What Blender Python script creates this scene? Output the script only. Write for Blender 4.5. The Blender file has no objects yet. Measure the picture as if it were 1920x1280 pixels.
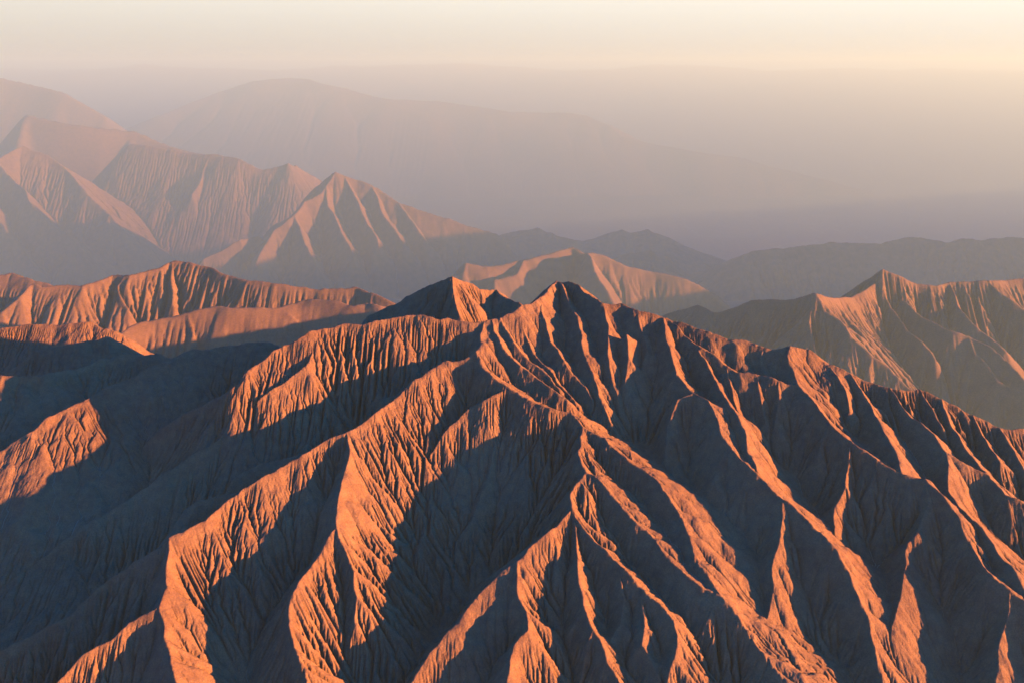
import bpy, math, os, time
import numpy as np
T0 = time.time()
R = math.radians
sc = bpy.context.scene

# ---------------------------------------------------------------- camera
F_PX, CX, CY = 1663.0, 960.0, 640.0          # focal length and centre for the 1920x1280 photograph
PITCH = math.atan((640 - 120) / F_PX)        # the horizon lies behind the haze near the top edge
cam_d = bpy.data.cameras.new('camera'); cam = bpy.data.objects.new('camera', cam_d)
sc.collection.objects.link(cam); sc.camera = cam
cam_d.sensor_width = 36; cam_d.lens = 36 * F_PX / 1920
cam_d.clip_start = 1; cam_d.clip_end = 300000
cam.rotation_euler = (math.pi / 2 - PITCH, 0, 0)

# ---------------------------------------------------------------- sun and sky
SUN_AZ = 106      # degrees clockwise from the view direction (+Y): to the right and a little behind
SUN_EL = 7.0
DUST0 = (.252, .224, .194, 1); DUST1 = (.355, .335, .295, 1)      # radiance of the dusty sky at the horizon and 4 degrees up
TINT = (.0, .56, 2.2, 1)
w = bpy.data.worlds.new('World'); sc.world = w; w.use_nodes = True
nt = w.node_tree; nt.nodes.clear()
sky = nt.nodes.new('ShaderNodeTexSky'); sky.sky_type = 'NISHITA'; sky.sun_disc = False
sky.sun_elevation = R(SUN_EL); sky.sun_rotation = R(SUN_AZ); sky.altitude = 1500
sky.air_density = 1.0; sky.dust_density = 1.5; sky.ozone_density = 2.0
bg = nt.nodes.new('ShaderNodeBackground'); bg.inputs['Strength'].default_value = 0.12
wo = nt.nodes.new('ShaderNodeOutputWorld')
# dusty band of sky along the horizon, clearing to blue overhead
tc = nt.nodes.new('ShaderNodeTexCoord'); sep = nt.nodes.new('ShaderNodeSeparateXYZ'); nt.links.new(tc.outputs['Generated'], sep.inputs[0])
rmp = nt.nodes.new('ShaderNodeValToRGB'); nt.links.new(sep.outputs['Z'], rmp.inputs[0])
el = rmp.color_ramp.elements; el[0].position = .075; el[0].color = (1, 1, 1, 1); el[1].position = .10; el[1].color = (0, 0, 0, 1)
rmp.color_ramp.interpolation = 'EASE'
rm2 = nt.nodes.new('ShaderNodeValToRGB'); nt.links.new(sep.outputs['Z'], rm2.inputs[0])
e2 = rm2.color_ramp.elements; e2[0].position = 0; e2[0].color = DUST0; e2[1].position = .07; e2[1].color = DUST1
tint = nt.nodes.new('ShaderNodeMix'); tint.data_type = 'RGBA'; tint.blend_type = 'MULTIPLY'; tint.inputs[0].default_value = 1
nt.links.new(sky.outputs[0], tint.inputs[6]); tint.inputs[7].default_value = TINT
sc1 = nt.nodes.new('ShaderNodeVectorMath'); sc1.operation = 'SCALE'; sc1.inputs[3].default_value = 1/0.12
nt.links.new(rm2.outputs[0], sc1.inputs[0])
azm = nt.nodes.new('ShaderNodeMath'); azm.operation = 'MULTIPLY_ADD'; azm.inputs[1].default_value = .05; azm.inputs[2].default_value = .2
azp = nt.nodes.new('ShaderNodeMath'); azp.operation = 'MULTIPLY'; aze = nt.nodes.new('ShaderNodeMath'); aze.operation = 'EXPONENT'
azs = nt.nodes.new('ShaderNodeMath'); azs.operation = 'MULTIPLY'; azs.inputs[1].default_value = 1/.12
nt.links.new(sep.outputs['X'], azm.inputs[0]); nt.links.new(azm.outputs[0], azp.inputs[0]); nt.links.new(sep.outputs['X'], azp.inputs[1])
nt.links.new(azp.outputs[0], aze.inputs[0]); nt.links.new(aze.outputs[0], azs.inputs[0]); 
# away from the sun the dusty band is thin and dim
mrx = nt.nodes.new('ShaderNodeMapRange'); mrx.interpolation_type = 'SMOOTHSTEP'
for i, v in ((1, -.9), (2, -.55), (3, .15), (4, 1.0)): mrx.inputs[i].default_value = v
mry = nt.nodes.new('ShaderNodeMapRange'); mry.interpolation_type = 'SMOOTHSTEP'
for i, v in ((1, -.1), (2, .7), (3, .35), (4, 1.0)): mry.inputs[i].default_value = v
nt.links.new(sep.outputs['X'], mrx.inputs[0]); nt.links.new(sep.outputs['Y'], mry.inputs[0])
mxy = nt.nodes.new('ShaderNodeMath'); mxy.operation = 'MULTIPLY'; nt.links.new(mrx.outputs[0], mxy.inputs[0]); nt.links.new(mry.outputs[0], mxy.inputs[1])
mxz = nt.nodes.new('ShaderNodeMath'); mxz.operation = 'MULTIPLY'; nt.links.new(mxy.outputs[0], mxz.inputs[0]); nt.links.new(azs.outputs[0], mxz.inputs[1])
nt.links.new(mxz.outputs[0], sc1.inputs[3])
mx = nt.nodes.new('ShaderNodeMix'); mx.data_type = 'RGBA'
nt.links.new(rmp.outputs[0], mx.inputs[0]); nt.links.new(tint.outputs[2], mx.inputs[6]); nt.links.new(sc1.outputs[0], mx.inputs[7])
nt.links.new(mx.outputs[2], bg.inputs[0]); nt.links.new(bg.outputs[0], wo.inputs[0])
sd = bpy.data.lights.new('sun', 'SUN'); sun = bpy.data.objects.new('sun', sd); sc.collection.objects.link(sun)
sd.energy = 5; sd.angle = R(0.5); sd.color = (1.0, 0.64, 0.29)
_s = (math.sin(R(SUN_AZ)) * math.cos(R(SUN_EL)), math.cos(R(SUN_AZ)) * math.cos(R(SUN_EL)), math.sin(R(SUN_EL)))
from mathutils import Vector
sun.rotation_euler = Vector(_s).to_track_quat('Z', 'Y').to_euler()
sc.view_settings.view_transform = 'Standard'; sc.view_settings.look = 'None'
sc.view_settings.exposure = 1.5; sc.view_settings.gamma = 1.0
sc.cycles.diffuse_bounces = 0

# ---------------------------------------------------------------- ridge lines
# Crest lines of the range as u,v positions read from the photograph plus a depth cue d:
# mode P: d = metres above/below the general crest surface; mode Y: d = metres ahead of the camera.
def ray(u, v):
    x = (u - CX) / F_PX; y = -(v - CY) / F_PX
    c, s = math.cos(PITCH), math.sin(PITCH)
    return x, c + y * s, -s + y * c
Y0, Z0, SL = 2000.0, -573.0, 0.466
def world(u, v, mode, d):
    """mode P: on the near crest surface; mode (Yc, vc): on a like surface through height vc at Yc metres"""
    X, Yc, Zc = ray(u, v)
    t = -Zc / Yc
    if mode == 'P':
        yc, zc, scale = Y0, Z0, 1.0
    else:
        _, a, b = ray(CX, mode[1]); yc = mode[0]; zc = yc*b/a; scale = yc/Y0
    Y = (-(zc - SL * yc) - d*scale) / (SL + t)
    k = Y / Yc
    return (X * k, Y, Zc * k)
# unseen crests given by place; the one right of the frame shades the basin
UNSEEN = [(12, .55, [(1.6*a, 1.6*b, 1.6*c - 800) for a, b, c in [(11500, 11000, -2400), (14000, 15000, -2000), (16000, 18500, -1900), (19000, 22000, -1900), (22500, 25500, -2300), (24000, 27000, -3500)]]),
    (13, .62, [(150, 5000, -1720), (300, 5400, -1670), (600, 6400, -1650), (700, 6900, -1900)])]  # ridge added out of sight behind the massif, shading the second left ridge
RIDGES = [
# group, mode, flank slope, points
# --- the near massif: main crest
('near', 'P', .74, '430,727,-30 465,693,-20 507,660,-10 533,640 567,630 600,612,0 650,598,5 680,600 733,592 777,582,15 830,595,5 847,591 883,597 913,602,0 943,598 967,583,-2 977,572 1000,568,-5 1017,557,-10 1030,537,-22 1045,519,-32 1062,522 1083,530,-22 1107,547,-8 1133,563,4 1167,563,2 1197,580,6 1240,588,3 1256,594,0 1324,615,0 1369,632 1402,634 1444,647,-5 1485,645,0 1519,654 1556,675,-15 1594,696,-25 1650,718 1684,726,-35 1721,727 1762,746,-40 1800,761 1837,776 1875,795,-65 1920,802,-70 2000,830,-90 2150,870,-130 2400,960,-180'),
('near', 'P', .74, '430,727,-30 390,748,-60 350,768,-95 290,808,-145 240,860,-200'),
# lit spur under the left crest, running on through the dark
('near', 'P', .74, '655,600,0 620,618,-8 590,645,-18 572,680,-20 520,723,-32 480,745,-42 440,790,-62 400,825,-78 350,855,-95 280,905,-115 210,950,-130 150,985,-142 80,1040,-155 0,1100,-168 -150,1190,-200'),
# S1 big left spur
('near', 'P', .76, '913,602,0 903,625,0 905,642,0 893,655,0 873,668,-5 833,672,-5 797,697,-8 760,720 730,750 683,783,-8 647,810,-5 610,825,-8 575,847 500,885,-10 450,912 420,935,-8 380,975,-8 320,1002,-5 300,1022,-14 250,1045,-34 200,1080,-50 125,1140,-68 30,1195,-80 -100,1270,-95 -300,1370,-120'),
('near', 'P', .85, '653,806,-5 660,840,-8 650,880,-8 640,920,-8 638,980,-10 645,1010,-14 662,1060,-25 672,1110,-36 668,1160,-52'),
('near', 'P', .85, '638,985,-12 630,995 595,1035,-12 565,1075 547,1110,-12 542,1160 555,1205,-15 565,1240 575,1280,-20 600,1340,-28 640,1420,-40'),
('near', 'P', .85, '320,1002,-5 315,1025 312,1090,-10 300,1130 302,1190,-12 320,1230 340,1280,-16 370,1350,-25 400,1450,-35'),
('near', 'P', .85, '300,1128,-12 287,1135 235,1160,-20 200,1195,-28 155,1222,-36 110,1268,-44 60,1330,-50'),
# S2 ridge inside the bowl
('near', 'P', .85, '948,718,-6 920,733,-12 890,752,-20 865,775,-28 835,812,-42 812,845,-60 800,890,-80'),
('near', 'P', .85, '950,722,-8 932,760,-30 928,800,-50 915,880,-75 885,960,-95 850,1010,-110'),
('near', 'P', .85, '1075,795,-5 1050,840,-40 1020,890,-66 975,950,-90 930,1010,-110'),
# S3 central ridge
('near', 'P', .775, '893,655,0 905,690,-5 935,712,-6 965,727,-6 1025,757,-6 1065,767,-5 1087,795,-3 1075,840,-3 1097,877,0 1072,920,-2 1070,955,-2'),
('near', 'P', .78, '1070,955,-2 1025,985,-6 985,1020,-8 970,1045,-8 935,1080,-16 890,1120,-24 845,1170,-32 800,1225,-40 770,1270,-46 720,1360,-55'),
('near', 'P', .85, '970,1045,-8 975,1075,-12 972,1105 985,1140,-16 985,1185 960,1205,-18 950,1230 943,1280,-22 950,1350,-30'),
('near', 'P', .78, '1070,955,-2 1100,995,-4 1130,1020 1155,1045,-4 1180,1070 1210,1105,-6 1240,1130 1262,1155,-10 1270,1185,-14 1265,1230,-20 1250,1280,-30'),
('near', 'P', .85, '1072,960,-3 1083,1040,-14 1087,1090,-18 1097,1130,-20 1120,1180,-20 1145,1230,-22 1172,1280,-25 1210,1350,-30'),
('near', 'P', .88, '1155,1045,-5 1172,1110,-18 1165,1160,-28 1150,1200,-38'),
('near', 'P', .88, '1200,1098,-7 1202,1165,-20 1198,1200,-24 1220,1235,-28 1245,1275,-32 1260,1330,-40'),
('near', 'P', .775, '1097,877,0 1115,885 1135,910,-3 1160,940 1190,975,-5 1225,1005 1255,1045,-5 1280,1070 1315,1100,-3 1355,1120,-2 1375,1140,-3 1403,1175 1438,1220,-5 1478,1280,-8 1540,1370,-12 1620,1480,-20'),
('near', 'P', .775, '1087,795,-3 1130,815,-5 1170,845,-6 1205,870 1235,905,-8 1265,950,-9 1285,1000,-9 1300,1045,-7 1335,1095,-4 1355,1120,-2'),
# ribs of the main peak
('near', 'P', .85, '925,600,0 940,640,-8 975,680,-15 1020,715,-22 1060,745,-28'),
('near', 'P', .85, '943,598,2 968,640,-14 1003,680,-26 1045,718,-34'),
('near', 'P', .85, '1050,524,-30 1072,570,-16 1088,615,-14 1100,660,-18 1112,705,-30 1128,750,-42 1142,785,-52'),
('near', 'P', .85, '967,583,-4 978,612,-16 1000,650,-26 1025,685,-34 1050,715,-40 1075,748,-44'),
('near', 'P', .85, '1015,556,-12 1018,590,-14 1032,635,-20 1060,672,-24 1083,705,-34 1110,745,-44'),
('near', 'P', .85, '1133,563,2 1143,607,-8 1137,667,-22 1147,713,-40 1163,760,-62'),
('near', 'P', .85, '1197,580,4 1205,620,-10 1212,653,-22 1200,700,-48'),
# R1
('near', 'P', .76, '1245,592,2 1250,640,-8 1270,697,-8 1300,729,-8 1330,748,-6 1345,790,-8 1365,830,-6 1405,875,-5 1445,905,-3 1495,955,-3 1540,990,-3 1560,1020,-8 1590,1065,-15 1620,1135,-25 1640,1205,-35 1655,1280,-45 1670,1380,-60'),
('near', 'P', .88, '1300,729,-8 1270,745,-18 1252,790,-34 1245,850,-52'),
('near', 'P', .88, '1365,830,-7 1348,860,-20 1337,890,-32'),
('near', 'P', .85, '1472,938,-4 1460,985,-14 1455,1040,-22 1450,1100,-32 1440,1180,-45 1448,1280,-58'),
('near', 'P', .82, '1305,640,-6 1340,705,-14 1365,755,-16 1390,805,-16 1410,850,-12 1420,878,-8'),
# R2, R3
('near', 'P', .78, '1256,594,0 1305,637,-5 1331,656 1361,679,-8 1384,694 1425,698,-10 1462,707 1492,712,-8'),
('near', 'P', .76, '1485,645,0 1477,660,-1 1490,700,-6 1500,724,-7 1530,761 1556,787,-6 1585,815,-6 1625,845 1660,867,-5 1695,885,-4 1732,897,-4 1770,930,-5 1790,960 1810,1005,-7 1855,1065,-7 1895,1100,-8 1960,1160,-12 2050,1260,-18 2150,1400,-30'),
('near', 'P', .88, '1590,820,-7 1588,860,-20 1582,900,-32 1568,945,-46 1560,1010,-62'),
('near', 'P', .88, '1640,857,-6 1636,880,-18 1630,908,-32'),
('near', 'P', .85, '1735,900,-5 1744,940,-14 1730,970,-20 1705,1012,-28 1697,1080,-38 1675,1170,-48 1660,1260,-58'),
('near', 'P', .80, '1895,1100,-9 1890,1150,-22 1870,1220,-38 1860,1300,-52'),
# R4, R5, R6
('near', 'P', .78, '1594,696,-25 1630,750,-32 1655,805,-28 1675,855,-18 1692,884,-6'),
('near', 'P', .78, '1665,722,-33 1695,760,-36 1725,795 1750,815,-34 1780,845,-34 1820,865,-36 1860,885,-38 1890,920,-38 1920,930,-40 2000,990,-55 2100,1080,-70'),
('near', 'P', .85, '1780,845,-34 1787,915,-28 1812,960,-22 1842,992,-18 1872,1032,-14 1897,1062,-12 1925,1110,-14'),
('near', 'P', .80, '1762,746,-40 1785,800,-52 1820,840,-50 1855,880,-42'),
('near', 'P', .80, '1872,794,-62 1900,840,-70 1935,890,-75 2000,940,-85'),
('near', 'P', .80, '1515,655,-8 1530,690,-25 1545,735,-45'),
('near', 'P', .80, '1430,642,-6 1428,675,-18'),
('near', 'P', .92, '1361,679,-9 1372,720,-20 1382,765,-32'),
('near', 'P', .92, '1420,698,-10 1426,735,-24 1434,785,-42'),
('near', 'P', .92, '1458,706,-9 1458,742,-22 1452,795,-42'),
('near', 'P', .92, '1556,675,-16 1574,720,-30 1590,768,-42'),
('near', 'P', .92, '1640,712,-31 1662,748,-44 1676,785,-52'),
('near', 'P', .92, '1720,727,-36 1742,762,-46 1765,800,-50'),
('near', 'P', .90, '1822,770,-53 1846,810,-60 1872,850,-58'),
('near', 'P', .90, '1540,770,-7 1545,805,-20 1535,850,-38'),
('near', 'P', .92, '1405,875,-6 1400,905,-20 1392,945,-38'),
('near', 'P', .92, '1175,620,2 1180,665,-18 1172,715,-38'),
# --- left valley ridges
('left_near', 'P', .55, '-200,900,-150 0,840,-125 60,805,-114 95,777,-114 150,750,-122 200,725,-140 250,705,-150 310,675,-160 360,655,-170 430,644,-170 483,640,-165 520,646,-170'),
('left_near', 'P', .70, '310,675,-162 292,740,-178 245,830,-205 190,900,-230'),
('left_near', 'P', .70, '430,645,-172 412,690,-186 372,760,-206 330,810,-225'),
('left_near', 'P', .70, '200,725,-145 178,800,-172 140,890,-205 100,960,-235'),
('near', 'P', .85, '760,722,-10 728,738,-30 700,748,-52 655,768,-80'),
('near', 'P', .85, '575,847,-12 535,850,-34 490,868,-60 440,895,-90'),
('near', 'P', .85, '450,912,-12 405,922,-36 350,950,-70'),
('near', 'P', .85, '390,748,-62 398,800,-90 370,850,-120'),
('left_near', 'P', .55, '60,805,-116 42,870,-140 8,930,-170 -40,1010,-210'),
('left_near', 'P', .55, '-100,705,-182 0,702,-182 33,701 77,700,-200 133,690,-230 187,672 233,667,-240 300,662'),
# --- left middle ridges
('left_front', (3400, 610), .55, '-150,620,0 0,613,0 57,605 117,607 170,603,0 187,612 230,628,-20'),
('left_front', (3000, 640), .55, '60,655,0 117,646,0 150,643 180,634,0 200,628,0'),
('left_second', (7000, 565), .60, '150,665,-30 197,641,-10 200,630,0 233,613,0 273,597,0 333,583,0 400,568,0 427,573 467,570,0 517,571 563,557,0 583,556 640,558,0 667,565 693,560,0 717,568,0 760,580,-20'),
('left_second', (7000, 565), .75, '403,569,0 430,600,-15 467,612,-20 483,620,-22 540,630,-30'),
('left_second', (7000, 565), .80, '273,597,0 288,612,-8 297,632,-20'),
('left_second', (7000, 565), .80, '333,583,0 344,600,-7 356,622,-18'),
('left_second', (7000, 565), .80, '467,570,0 482,586,-8 500,603,-18'),
('left_second', (7000, 565), .80, '520,570,0 534,584,-8 556,600,-18'),
('left_second', (7000, 565), .80, '600,557,0 618,572,-8 640,586,-18'),
('left_second', (7000, 565), .85, '303,590,0 316,603,-8 322,618,-18'),
('left_middle', (9000, 475), .60, '-150,640,-60 -60,610,-30 0,583,-10 33,553,0 63,527,0 77,532 127,527,0 150,528 180,513,0 200,503 240,507,0 283,497 310,490 333,475,0 360,477 400,488,0 430,500 467,515,0 520,527 560,527,0 590,532 640,535,0 660,530 687,540,0 740,565,-10 800,600,-40'),
('left_middle', (10500, 515), .60, '-150,530,0 0,517,0 33,507,0 67,517 107,527,0 150,545,-40'),
('left_middle', (9000, 475), .80, '333,475,0 335,510,-10 330,555,-25'),
('left_middle', (9000, 475), .80, '200,503,0 215,530,-10 240,560,-20'),
('left_middle', (9000, 475), .80, '400,488,0 430,520,-10 450,550,-20'),
# --- small peak behind the main crest
('back_peak', 'P', .66, '690,590,-500 740,567,-460 780,545,-410 813,532 848,515,-330 877,528,-370 900,538 930,540,-410 947,553,-400 977,565,-380 1020,590,-380'),
('back_peak', 'P', .75, '848,515,-330 852,545,-340 862,590,-370'),
# --- hazy centre mountain
('centre_mountain', (25000, 456), .62, '820,530,-30 873,507,-6 883,487,0 920,492 963,487,-14 990,478,-20'),
('centre_mountain', (25000, 456), .62, '935,560,-10 938,517,-2 973,507,-8 983,482,-10 1010,473 1047,462,-22 1067,456,-26 1090,468 1107,467,-24 1140,478,-38 1173,492,-52 1227,502,-68 1280,515,-80 1360,545,-95'),
('centre_mountain', (25000, 456), .75, '1100,467,-20 1108,478,0 1120,503,14 1140,540,14 1165,590,0'),
('low_hills', (48000, 430), .27, '890,465,-50 953,434,-4 975,431,0 1000,427,0 1015,434,-5 1037,436,0 1080,448,-14 1120,455,-40'),
('low_hills', (48000, 430), .27, '1090,452,-30 1135,440,-5 1160,432,0 1180,437,-6 1212,431,0 1240,441,-8 1275,455,-40'),
('low_hills', (40000, 470), .35, '1120,490,-30 1165,473,0 1200,470,0 1240,485,-30'),
# --- right middle ridge
('right_ridge', (12000, 520), .64, '1150,620,-140 1249,585,-100 1282,574,-80 1305,568,-60 1342,579 1384,570,-20 1410,561 1444,559 1485,555,50 1534,542,85 1541,544,90 1567,551,60 1605,555,15 1631,532,0 1646,521,0 1656,498,20 1684,510,12 1717,525,0 1759,531 1781,524,0 1819,525 1852,523,0 1886,516 1920,514,0 2000,520 2200,560,0 2500,600,0 2900,640,0'),
('right_ridge', (12000, 520), .66, '1541,544,90 1552,570,78 1571,589,72 1586,619,65 1624,660,52 1657,679,46 1680,701,40 1717,735,28 1780,800,0'),
('right_ridge', (12000, 520), .76, '1646,521,0 1665,562,-12 1687,585,-15 1702,611,-18 1732,637,-22 1750,670,-35'),
('right_ridge', (12000, 520), .70, '1656,498,20 1669,532,-4 1699,562,-8 1732,589,-8 1777,611,-8 1822,624,-5 1860,652,-8 1894,682,-10 1920,709,-12 1980,760,-18'),
('right_ridge', (12000, 520), .78, '1822,624,-5 1828,664,-18 1867,712,-22 1912,735,-25 1950,760,-30'),
('right_ridge', (12000, 520), .72, '1781,524,0 1800,562,-8 1830,596,-12 1860,622,-16 1885,655,-25'),
('right_ridge', (12000, 520), .72, '1852,523,0 1867,544,-5 1920,577,-10 1980,620,-15'),
('right_ridge', (12000, 520), .70, '1384,570,-20 1400,600,-35 1410,640,-55'),
# --- hazy peak on the left
('hazy_peak', (58000, 297), .62, '250,262,-10 330,272,4 398,280,4 450,297,-2 497,316,-15 548,302,0 605,332,-45 660,380,-70'),
('hazy_peak', (58000, 297), .75, '450,297,-14 440,330,-30 425,365,-50'),
('hazy_peak', (58000, 297), .75, '497,316,-24 480,345,-42 470,370,-60'),
('hazy_peak', (58000, 297), .75, '548,302,-32 535,330,-50'),
('hazy_peak', (45000, 323), .66, '585,350,-20 605,334,0 626,323,8 666,337,-10 703,353,-22 741,377,-34 778,391,-44 825,405,-54 863,419,-64 920,440,-80'),
('hazy_peak', (45000, 323), .72, '626,323,8 609,342,0 591,362,-4 558,377,-4 534,405,-6 502,428,-10 476,475,-22 460,520,-40'),
('hazy_peak', (45000, 323), .80, '534,405,-6 553,456,-16 586,498,-28'),
('hazy_peak', (45000, 323), .80, '604,350,-2 600,385,-12 622,430,-18 650,480,-30'),
('hazy_peak', (45000, 323), .80, '640,328,0 658,370,-12 676,410,-20 695,455,-34'),
('hazy_peak', (45000, 323), .80, '690,347,-18 715,400,-30 745,450,-42'),
('hazy_peak', (45000, 323), .80, '741,377,-34 768,415,-44 790,445,-55'),
('hazy_peak', (45000, 323), .72, '350,530,-60 384,480,-35 448,447,-30 480,440,-40'),
# --- range on the far left
('left_range', (55000, 273), .60, '-300,290,0 -100,300,0 0,302,0 47,273,0 94,287,-10 131,311,-22 164,362,-38 206,400,-50 230,430,-65'),
('left_range', (55000, 273), .70, '0,302,0 47,362,-8 94,423,-15 140,452,-20 160,490,-35'),
('left_range', (55000, 273), .70, '-60,330,0 -20,400,-10 30,450,-20 60,500,-35'),
('left_range', (70000, 212), .60, '20,290,-20 61,212,0 117,225,-8 202,236,-16 262,243,-24 328,273,-40 398,290,-55'),
('left_range', (70000, 212), .72, '262,243,-26 240,290,-38 235,340,-52'),
('left_range', (70000, 212), .72, '328,273,-40 310,320,-52 300,366,-66'),
('hazy_peak', (58000, 297), .75, '398,281,2 378,320,-16 360,365,-34'),
('left_range', (96000, 140), .50, '-300,150,0 -100,140,0 0,136,0 80,156,0 155,172,0 230,215,-15'),
# --- farthest ridges
('far_ridge', (138000, 150), .30, '300,215,-10 400,172,-15 480,153,-12 560,147 600,149 660,165 740,185,0 820,188 920,200 960,208,0 1050,210 1100,217 1150,235 1170,258,0 1230,272 1300,280 1400,293,0 1450,310 1550,335 1620,355,8 1680,385 1740,420,10 1800,450,8'),
('far_ridge', (38000, 448), .34, '1400,476,-30 1556,456,-22 1650,457 1680,448,-14 1720,448 1766,453 1789,444,8 1837,448 1920,448,25 2050,455,45 2400,470,70'),
]
def parse(mode, s):
    pts = [[float(q) for q in p.split(',')] for p in s.split()]
    n = len(pts)
    L = np.zeros(n)
    for i in range(1, n): L[i] = L[i-1] + math.hypot(pts[i][0]-pts[i-1][0], pts[i][1]-pts[i-1][1])
    ki = [i for i in range(n) if len(pts[i]) > 2]
    d = np.interp(L, L[ki], [pts[i][2] for i in ki])
    return np.array([world(p[0], p[1], mode, dd) for p, dd in zip(pts, d)])
GROUPS = []
LINES = []
for g, mode, k, s in RIDGES:
    if g not in GROUPS: GROUPS.append(g)
    LINES.append((GROUPS.index(g), k, parse(mode, s)))
for g, k, P in UNSEEN: LINES.append((g, k, np.array(P, float)))

# ---------------------------------------------------------------- noise
def vnoise(X, Y, scale, seed):
    """smooth value noise (quintic) on a random lattice"""
    rs = np.random.RandomState(seed); N = 256
    tab = rs.uniform(-1, 1, (N, N)).astype(np.float32)
    x = X / scale + 1000.37; y = Y / scale + 1000.71
    xi = np.floor(x); yi = np.floor(y); fx = (x - xi).astype(np.float32); fy = (y - yi).astype(np.float32)
    xi = xi.astype(np.int64) % N; yi = yi.astype(np.int64) % N
    x1 = (xi + 1) % N; y1 = (yi + 1) % N
    fx = fx*fx*fx*(fx*(fx*6-15)+10); fy = fy*fy*fy*(fy*(fy*6-15)+10)
    a = tab[yi, xi]; b = tab[yi, x1]; c = tab[y1, xi]; d = tab[y1, x1]
    return a + (b-a)*fx + (c-a)*fy + (a-b-c+d)*fx*fy
def fbm(X, Y, scale, octs, seed, gain=.5):
    out = 0; amp = 1
    for o in range(octs):
        out = out + amp * vnoise(X, Y, scale, seed + 17*o); scale *= .49; amp *= gain
    return out

# ---------------------------------------------------------------- heights from the ridge lines
def floor_z(X, Y):
    near = Z0 - SL * (Y0 - Y) - 420
    base = np.interp(Y, [900, 1400, 2300, 3500, 5500, 11000, 22000, 35000, 45000, 64000, 100000, 120000, 170000, 240000, 250000], [-1500, -1270, -1000, -2200, -4200, -4600, -7600, -9200, -12000, -13600, -15500, -15500, -10000, -1500, -1500]) + 0*X
    # broken far skyline instead of a level edge
    far = np.clip((Y - 150000)/60000, 0, 1)
    return base if np.max(far) == 0 else base + far*(1000*fbm(X, Y, 26000, 4, 555) + 500)
def cones(x0, y0, nx, ny, dx, warp=1.0, wsc=1.0):
    xs = x0 + dx*np.arange(nx); ys = y0 + dx*np.arange(ny)
    X, Y = np.meshgrid(xs, ys)
    WX = X + warp*(fbm(X, Y, 90*wsc, 3, 5)*7*wsc); WY = Y + warp*(fbm(X, Y, 90*wsc, 3, 77)*7*wsc)
    H = floor_z(X, Y).astype(np.float32); G = np.full(H.shape, -1, np.int8)
    for gi, k, P in LINES:
        asy = LEAN if gi < 2 else 0
        if k == .775: asy = LEAN*1.5
        for a, b in zip(P[:-1], P[1:]):
            rr = (520 if k < .84 else 240) if gi < 2 else (max(a[2], b[2]) - floor_z(0, .5*(a[1]+b[1])))/(k*KS)*1.3 + 100
            i0 = max(0, int((min(a[0], b[0]) - rr - x0)/dx)); i1 = min(nx, int((max(a[0], b[0]) + rr - x0)/dx)+1)
            j0 = max(0, int((min(a[1], b[1]) - rr - y0)/dx)); j1 = min(ny, int((max(a[1], b[1]) + rr - y0)/dx)+1)
            if i1 <= i0 or j1 <= j0: continue
            wx = WX[j0:j1, i0:i1] - a[0]; wy = WY[j0:j1, i0:i1] - a[1]
            ex, ey = b[0]-a[0], b[1]-a[1]; L2 = ex*ex+ey*ey
            t = np.clip((wx*ex + wy*ey)/L2, 0, 1)
            d = np.hypot(wx - t*ex, wy - t*ey)
            # steeper by the crest, easing off further down the flank
            lean = np.clip(((wx - t*ex)*.966 - (wy - t*ey)*.26)/np.maximum(d, .1), 0, 1)
            z = a[2] + t*(b[2]-a[2]) - KS*k*d*(1 - asy*lean)*(1 - .12*np.minimum(d/(300*max(1, a[1]/2000)), 1.5))
            h = H[j0:j1, i0:i1]; m = z > h
            h[m] = z[m]; G[j0:j1, i0:i1][m] = gi
    return X, Y, H, G

# ---------------------------------------------------------------- stream erosion
NB = [(0,1),(0,-1),(1,0),(-1,0),(1,1),(1,-1),(-1,1),(-1,-1)]
def flow(h, dx, rs):
    ny, nx = h.shape
    hp = np.pad(h, 1, mode='edge')
    best = np.zeros_like(h); rec = np.zeros(h.shape, np.int8) - 1
    low = np.full_like(h, 1e9)
    for i, (a, b) in enumerate(NB):
        nb = hp[1+a:1+a+ny, 1+b:1+b+nx]
        low = np.minimum(low, nb)
        dist = dx if i < 4 else dx*(1 + rs.uniform(0, 1, h.shape).astype(np.float32)*.85)
        s = (h - nb)/dist
        m = s > best
        best[m] = s[m]; rec[m] = i
    off = np.array([a*nx + b for a, b in NB] + [0])
    idx = np.arange(ny*nx).reshape(ny, nx)
    r = idx + off[rec]
    dist = np.array([dx]*4 + [dx*1.41421]*4 + [dx], np.float32)[rec]
    return r.ravel(), rec, low, dist
def accumulate(r, rec, ny, nx, cell):
    N = ny*nx
    root = rec.ravel() < 0
    p = r.copy(); p[root] = N; p = np.append(p, N)
    A = np.full(N+1, cell); A[N] = 0
    for _ in range(12):
        A = A + np.bincount(p, A, N+1); A[N] = 0
        p = p[p]
        if (p == N).all(): break
    return A[:N].reshape(ny, nx)
def erode(h, dx, iters, K, diff, seed, dx0, KV=1.0):
    rs = np.random.RandomState(seed); ny, nx = h.shape
    A = None
    for it in range(iters):
        r, rec, low, dist = flow(h, dx, rs)
        A = accumulate(r, rec, ny, nx, dx*dx)
        hr = h.ravel()[r].reshape(ny, nx)
        S = np.maximum(h - hr, 0)/dist
        dh = KV*KE*K*np.minimum(np.sqrt(A), 22*dx0)*S
        new = np.maximum(h - dh, hr + .02*dx*0)
        pit = rec < 0
        pit[0] = pit[-1] = False; pit[:, 0] = pit[:, -1] = False
        new[pit] = low[pit] + .03*dx
        h = new.astype(np.float32)
        if diff:
            hp = np.pad(h, 1, mode='edge')
            lap = hp[:-2, 1:-1] + hp[2:, 1:-1] + hp[1:-1, :-2] + hp[1:-1, 2:] - 4*h
            h = h + diff*lap
    return h, A
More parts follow.
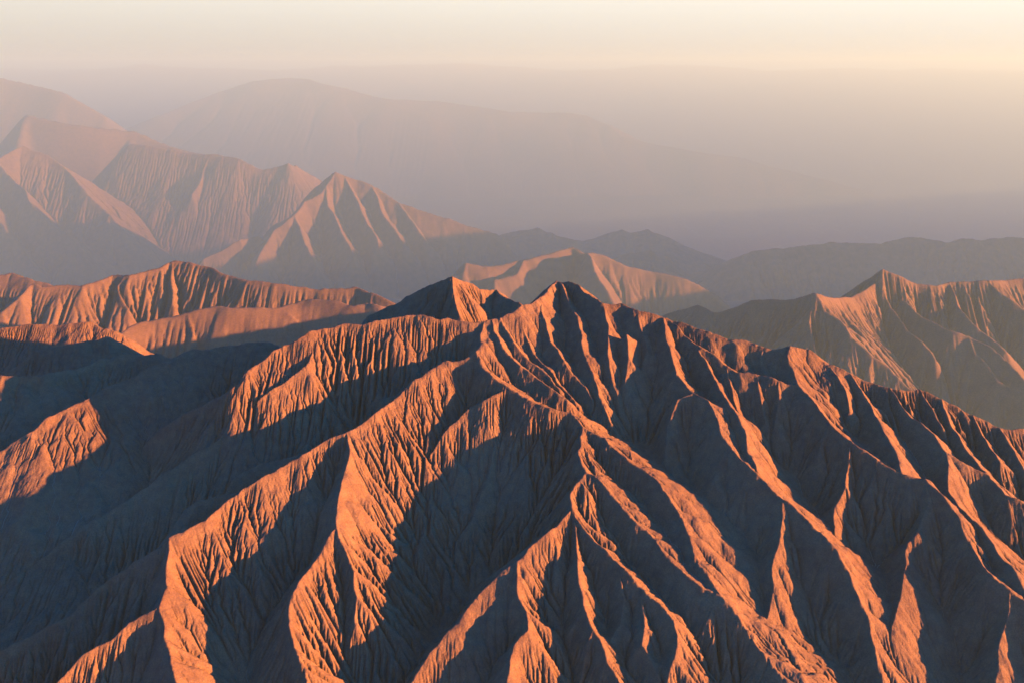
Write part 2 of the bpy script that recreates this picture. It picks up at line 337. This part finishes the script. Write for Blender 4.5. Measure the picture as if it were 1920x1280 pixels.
def upsample(a, ny, nx):
    """bilinear x2 of a grid whose even samples coincide"""
    y = np.arange(ny)/2.0; x = np.arange(nx)/2.0
    y0 = np.minimum(y.astype(int), a.shape[0]-1); y1 = np.minimum(y0+1, a.shape[0]-1); fy = (y-y0)[:, None].astype(np.float32)
    x0 = np.minimum(x.astype(int), a.shape[1]-1); x1 = np.minimum(x0+1, a.shape[1]-1); fx = (x-x0)[None].astype(np.float32)
    t = a[:, x0]*(1-fx) + a[:, x1]*fx
    return t[y0]*(1-fy) + t[y1]*fy
def build(x0, x1, y0, y1, dx, levels, seed, spec):
    """cone surface plus coarse-to-fine erosion; spec = per level (iterations, K, diffusion, noise)"""
    D = None; wx, wy = x1-x0, y1-y0
    for lv in range(levels-1, -1, -1):
        d = dx*2**lv
        nx = int(wx/d)+1; ny = int(wy/d)+1
        X, Y, C, G = cones(x0, y0, nx, ny, d, 1.0, dx/DX0*(1.6 if dx > 30 else 1))
        it, K, df, nz = spec[lv]
        KV = np.clip(1 + 1.1*fbm(X, Y, 150*dx/DX0, 3, seed+90), .35, 2.0)*np.where(G == 1, .7, 1)*(np.interp(X, [-700, -300], [.9, 1]) if dx < 3 else 1)
        h = C + nz*fbm(X, Y, 6*d, 2, seed+lv)
        if D is None: h = h + 3.5*dx/DX0*(1 if dx < 3 else .9 if dx < 200 else .25)*fbm(X, Y, 75*dx/DX0, 3, 300+seed)
        if D is not None: h = h + upsample(D, ny, nx)
        h, A = erode(h.astype(np.float32), d, it, K*(1 if dx < 3 else 1.1 if dx < 20 else .42 if dx < 60 else .12), df, seed+lv, dx, KV)
        D = h - C
        print('level', lv, h.shape, 'mean cut', float(D.mean()), 't', round(time.time()-T0, 1))
    return X, Y, h, G, A

KS = 1.6
KE = .4
LEAN = .38
Q = 1; DX0 = 1.6*Q
SPEC = [(18, .06, .0, .8), (7, .055, .01, 1.4), (9, .05, .02, 4.)]
SHEETS = [  # name, x0, x1, y0, y1, grid step, levels, noise factor
    ('near', -2048, 2304, 896, 3712, 1.6*Q, 3, 1.0),
    ('mid', -11200, 15400, 3712-24*14, 17992, 14.0*Q, 3, 4.0),
    ('back', -37800, 49500, 17992-24*45, 60112, 45.0*Q, 2, 22.0),
    ('far', -150000, 180000, 60112-24*240, 240112, 240.0*Q, 2, 30.0)]
built = []
for n, x0, x1, y0, y1, dx, lv, nf in SHEETS:
    sp = [(a, b, c, d*nf) for a, b, c, d in SPEC]
    built.append([n, x0, y0, y1, dx] + list(build(x0, x1, y0, y1, dx, lv, 11 + int(dx), sp)))
def sample(H, x0, y0, d, X, Y):
    x = np.clip((X-x0)/d, 0, H.shape[1]-1.001); y = np.clip((Y-y0)/d, 0, H.shape[0]-1.001)
    xi = x.astype(int); yi = y.astype(int); fx = (x-xi).astype(np.float32); fy = (y-yi).astype(np.float32)
    return (H[yi, xi]*(1-fx)+H[yi, xi+1]*fx)*(1-fy) + (H[yi+1, xi]*(1-fx)+H[yi+1, xi+1]*fx)*fy
# the farther sheet's heights win over the last stretch of each sheet, so that they meet without a step
for a, b in zip(built[:-1], built[1:]):
    n, x0, y0, y1, dx, X, Y, H, G, A = a
    band = 60*dx
    m = np.clip((Y - (y1-band))/(band*.95), 0, 1).astype(np.float32)
    sel = slice(int((y1-band-y0)/dx), None)
    H[sel] = H[sel]*(1-m[sel]) + sample(b[7], b[1], b[2], b[4], X[sel], Y[sel])*m[sel]

# ---------------------------------------------------------------- materials
def rock_material():
    m = bpy.data.materials.new('weathered_rock'); m.use_nodes = True
    t = m.node_tree; N = t.nodes; Lk = t.links; N.clear()
    out = N.new('ShaderNodeOutputMaterial'); b = N.new('ShaderNodeBsdfPrincipled')
    b.inputs['Roughness'].default_value = .95; b.inputs['Specular IOR Level'].default_value = .15
    Lk.new(b.outputs[0], out.inputs[0])
    geo = N.new('ShaderNodeNewGeometry')
    n1 = N.new('ShaderNodeTexNoise'); n1.inputs['Scale'].default_value = .004; n1.inputs['Detail'].default_value = 6
    n2 = N.new('ShaderNodeTexNoise'); n2.inputs['Scale'].default_value = .06; n2.inputs['Detail'].default_value = 8
    for n in (n1, n2): Lk.new(geo.outputs['Position'], n.inputs['Vector'])
    cr = N.new('ShaderNodeValToRGB'); e = cr.color_ramp.elements
    e[0].position = .3; e[0].color = (.25, .083, .030, 1); e[1].position = .7; e[1].color = (.48, .178, .055, 1)
    ad = N.new('ShaderNodeMath'); ad.operation = 'MULTIPLY_ADD'; ad.inputs[1].default_value = .5
    Lk.new(n1.outputs[0], ad.inputs[0])
    ml = N.new('ShaderNodeMath'); ml.operation = 'MULTIPLY'; ml.inputs[1].default_value = .5
    Lk.new(n2.outputs[0], ml.inputs[0]); Lk.new(ml.outputs[0], ad.inputs[2])
    Lk.new(ad.outputs[0], cr.inputs[0])
    # grit and small stones: light and dark specks
    n6 = N.new('ShaderNodeTexNoise'); n6.inputs['Scale'].default_value = .4; n6.inputs['Detail'].default_value = 4; n6.inputs['Roughness'].default_value = .7
    Lk.new(geo.outputs['Position'], n6.inputs['Vector'])
    r6 = N.new('ShaderNodeMapRange'); r6.inputs[1].default_value = .3; r6.inputs[2].default_value = .7; r6.inputs[3].default_value = .68; r6.inputs[4].default_value = 1.25
    Lk.new(n6.outputs[0], r6.inputs[0])
    gm = N.new('ShaderNodeVectorMath'); gm.operation = 'SCALE'; Lk.new(cr.outputs[0], gm.inputs[0]); Lk.new(r6.outputs[0], gm.inputs[3])
    # pale gravel washed down the gullies, in patches
    wa = N.new('ShaderNodeAttribute'); wa.attribute_name = 'wash'
    n4 = N.new('ShaderNodeTexNoise'); n4.inputs['Scale'].default_value = .006; n4.inputs['Detail'].default_value = 3
    Lk.new(geo.outputs['Position'], n4.inputs['Vector'])
    r4 = N.new('ShaderNodeValToRGB'); r4.color_ramp.elements[0].position = .42; r4.color_ramp.elements[1].position = .6
    Lk.new(n4.outputs[0], r4.inputs[0])
    wr = N.new('ShaderNodeValToRGB'); wr.color_ramp.elements[0].position = .45; wr.color_ramp.elements[1].position = .75
    Lk.new(wa.outputs['Fac'], wr.inputs[0])
    wm = N.new('ShaderNodeMath'); wm.operation = 'MULTIPLY'; Lk.new(wr.outputs[0], wm.inputs[0]); Lk.new(r4.outputs[0], wm.inputs[1])
    mxc = N.new('ShaderNodeMix'); mxc.data_type = 'RGBA'; Lk.new(wm.outputs[0], mxc.inputs[0]); Lk.new(gm.outputs[0], mxc.inputs[6]); mxc.inputs[7].default_value = (.43, .24, .12, 1)
    Lk.new(mxc.outputs[2], b.inputs['Base Color'])
    n3 = N.new('ShaderNodeTexNoise'); n3.inputs['Scale'].default_value = .25; n3.inputs['Detail'].default_value = 5
    Lk.new(geo.outputs['Position'], n3.inputs['Vector'])
    # coarse rubble and outcrops, then grit
    n3.inputs['Roughness'].default_value = .65
    n5 = N.new('ShaderNodeTexNoise'); n5.noise_type = 'RIDGED_MULTIFRACTAL'; n5.inputs['Scale'].default_value = .07; n5.inputs['Detail'].default_value = 5
    Lk.new(geo.outputs['Position'], n5.inputs['Vector'])
    bq = N.new('ShaderNodeBump'); bq.inputs['Strength'].default_value = .35; bq.inputs['Distance'].default_value = 2.5
    Lk.new(n5.outputs[0], bq.inputs['Height'])
    bp = N.new('ShaderNodeBump'); bp.inputs['Strength'].default_value = 1.0; bp.inputs['Distance'].default_value = 1.8
    Lk.new(n3.outputs[0], bp.inputs['Height']); Lk.new(bq.outputs[0], bp.inputs['Normal']); Lk.new(bp.outputs[0], b.inputs['Normal'])
    return m
ROCK = rock_material()

# ---------------------------------------------------------------- meshes
NAMES = {-1: ('valley_floor', 'dusky basin floor lying in shade between the ranges'),
    0: ('mountain_massif', 'large sunlit orange massif with a pointed summit and fluted spurs'),
    1: ('mountain_ridge', 'low rounded ridge with one lit shoulder by the left edge'),
    2: ('mountain_ridge', 'thin lit crest low on the left behind the shaded valley'),
    3: ('mountain_ridge', 'second lit ridge on the left below the high left crest'),
    4: ('mountain_ridge', 'high lit ridge on the left with a blunt top'),
    5: ('mountain_peak', 'small peak just behind and left of the main summit'),
    6: ('mountain_peak', 'hazy lit mountain behind the main summit'),
    7: ('hills', 'low far hills with only their tops in the sun'),
    8: ('mountain_ridge', 'hazy ridge on the right with a sharp peak and thin lit spurs'),
    9: ('mountain_peak', 'pale hazy peak standing left of centre'),
    10: ('mountain_range', 'faint pink range at the far left'),
    11: ('mountain_range', 'farthest long ridge fading into the haze'),
    12: ('mountain_range', 'range beyond the right edge that shades the basin'),
    13: ('hills', 'unseen hills added behind the massif to shade the second left ridge')}
def collect(X, Y, H, A, cell, keep):
    """vertices, quads and wash values of the kept faces of a height grid"""
    ny, nx = H.shape
    jj, ii = np.nonzero(keep)
    v00 = jj*nx + ii
    quads = np.stack([v00, v00+1, v00+nx+1, v00+nx], 1)
    used = np.zeros(ny*nx, bool); used[quads.ravel()] = True
    remap = np.cumsum(used) - 1
    co = np.stack([X.ravel()[used], Y.ravel()[used], H.ravel()[used]], 1).astype(np.float32)
    wash = np.clip((np.log2(np.maximum(A.ravel()[used], 1)/cell**2) - 3)/8, 0, 1).astype(np.float32)
    return co, remap[quads].astype(np.int32), wash
def mesh_of(name, parts, label):
    off = 0; cs, qs, ws = [], [], []
    for co, q, wv in parts:
        cs.append(co); qs.append(q + off); ws.append(wv); off += len(co)
    co = np.concatenate(cs); quads = np.concatenate(qs).astype(np.int32); wash = np.concatenate(ws)
    me = bpy.data.meshes.new(name)
    me.vertices.add(len(co)); me.vertices.foreach_set('co', co.ravel())
    me.loops.add(len(quads)*4); me.loops.foreach_set('vertex_index', quads.ravel())
    me.polygons.add(len(quads)); me.polygons.foreach_set('loop_start', np.arange(0, len(quads)*4, 4, dtype=np.int32))
    me.update(calc_edges=True)
    me.materials.append(ROCK)
    at = me.attributes.new('wash', 'FLOAT', 'POINT'); at.data.foreach_set('value', wash)
    me.polygons.foreach_set('use_smooth', np.ones(len(quads), bool))
    o = bpy.data.objects.new(name, me); sc.collection.objects.link(o)
    o['kind'] = 'structure'; o['label'] = label
    return o
def visible(X, Y):
    x = X[:-1, :-1]; y = Y[:-1, :-1]
    return (x > -(y*.62 + 250)) & (x < np.where(y < 3700, y*.66 + 500, np.minimum(y*.66 + 500 + (y - 3700)*1.5, y*.9 + 5500)))
def calm(G):
    """the group of each face, without one-cell specks"""
    for _ in range(3):
        for ax in (0, 1):
            a, b = np.roll(G, 1, ax), np.roll(G, -1, ax)
            G = np.where(a == b, a, G)
    return G
prev = -1e9; PARTS = {}
for n, x0, y0, y1, dx, X, Y, H, G, A in built:
    vis = visible(X, Y) & (Y[:-1, :-1] >= prev - 1e-3)
    prev = y1
    g = calm(G)[:-1, :-1]
    for gi in NAMES:
        k = vis & (g == gi)
        if k.sum() > 400: PARTS.setdefault(gi, []).append(collect(X, Y, H, A, dx, k))
        elif k.sum(): PARTS.setdefault(-1, []).append(collect(X, Y, H, A, dx, k))
for gi, (nm, lb) in NAMES.items():
    if gi in PARTS: mesh_of(nm, PARTS[gi], lb)
print('meshes', round(time.time()-T0, 1))

# ---------------------------------------------------------------- haze
def haze():
    x0, x1, y0, y1, z0, z1 = -151000, 183000, -300, 241500, -20500, 1200
    me = bpy.data.meshes.new('haze')
    v = [(x, y, z) for x in (x0, x1) for y in (y0, y1) for z in (z0, z1)]
    f = [(0,1,3,2), (4,6,7,5), (0,4,5,1), (2,3,7,6), (0,2,6,4), (1,5,7,3)]
    me.from_pydata(v, [], f); me.update()
    m = bpy.data.materials.new('haze'); m.use_nodes = True; t = m.node_tree; t.nodes.clear()
    o = t.nodes.new('ShaderNodeOutputMaterial'); pv = t.nodes.new('ShaderNodeVolumePrincipled')
    pv.inputs['Color'].default_value = (.97, 1, .57, 1); pv.inputs['Density'].default_value = 1/79000
    pv.inputs['Anisotropy'].default_value = .14
    t.links.new(pv.outputs[0], o.inputs['Volume'])
    me.materials.append(m)
    ob = bpy.data.objects.new('haze', me); sc.collection.objects.link(ob); ob['kind'] = 'stuff'
    ob['label'] = 'pale dusty haze filling the air between the ridges'
haze()
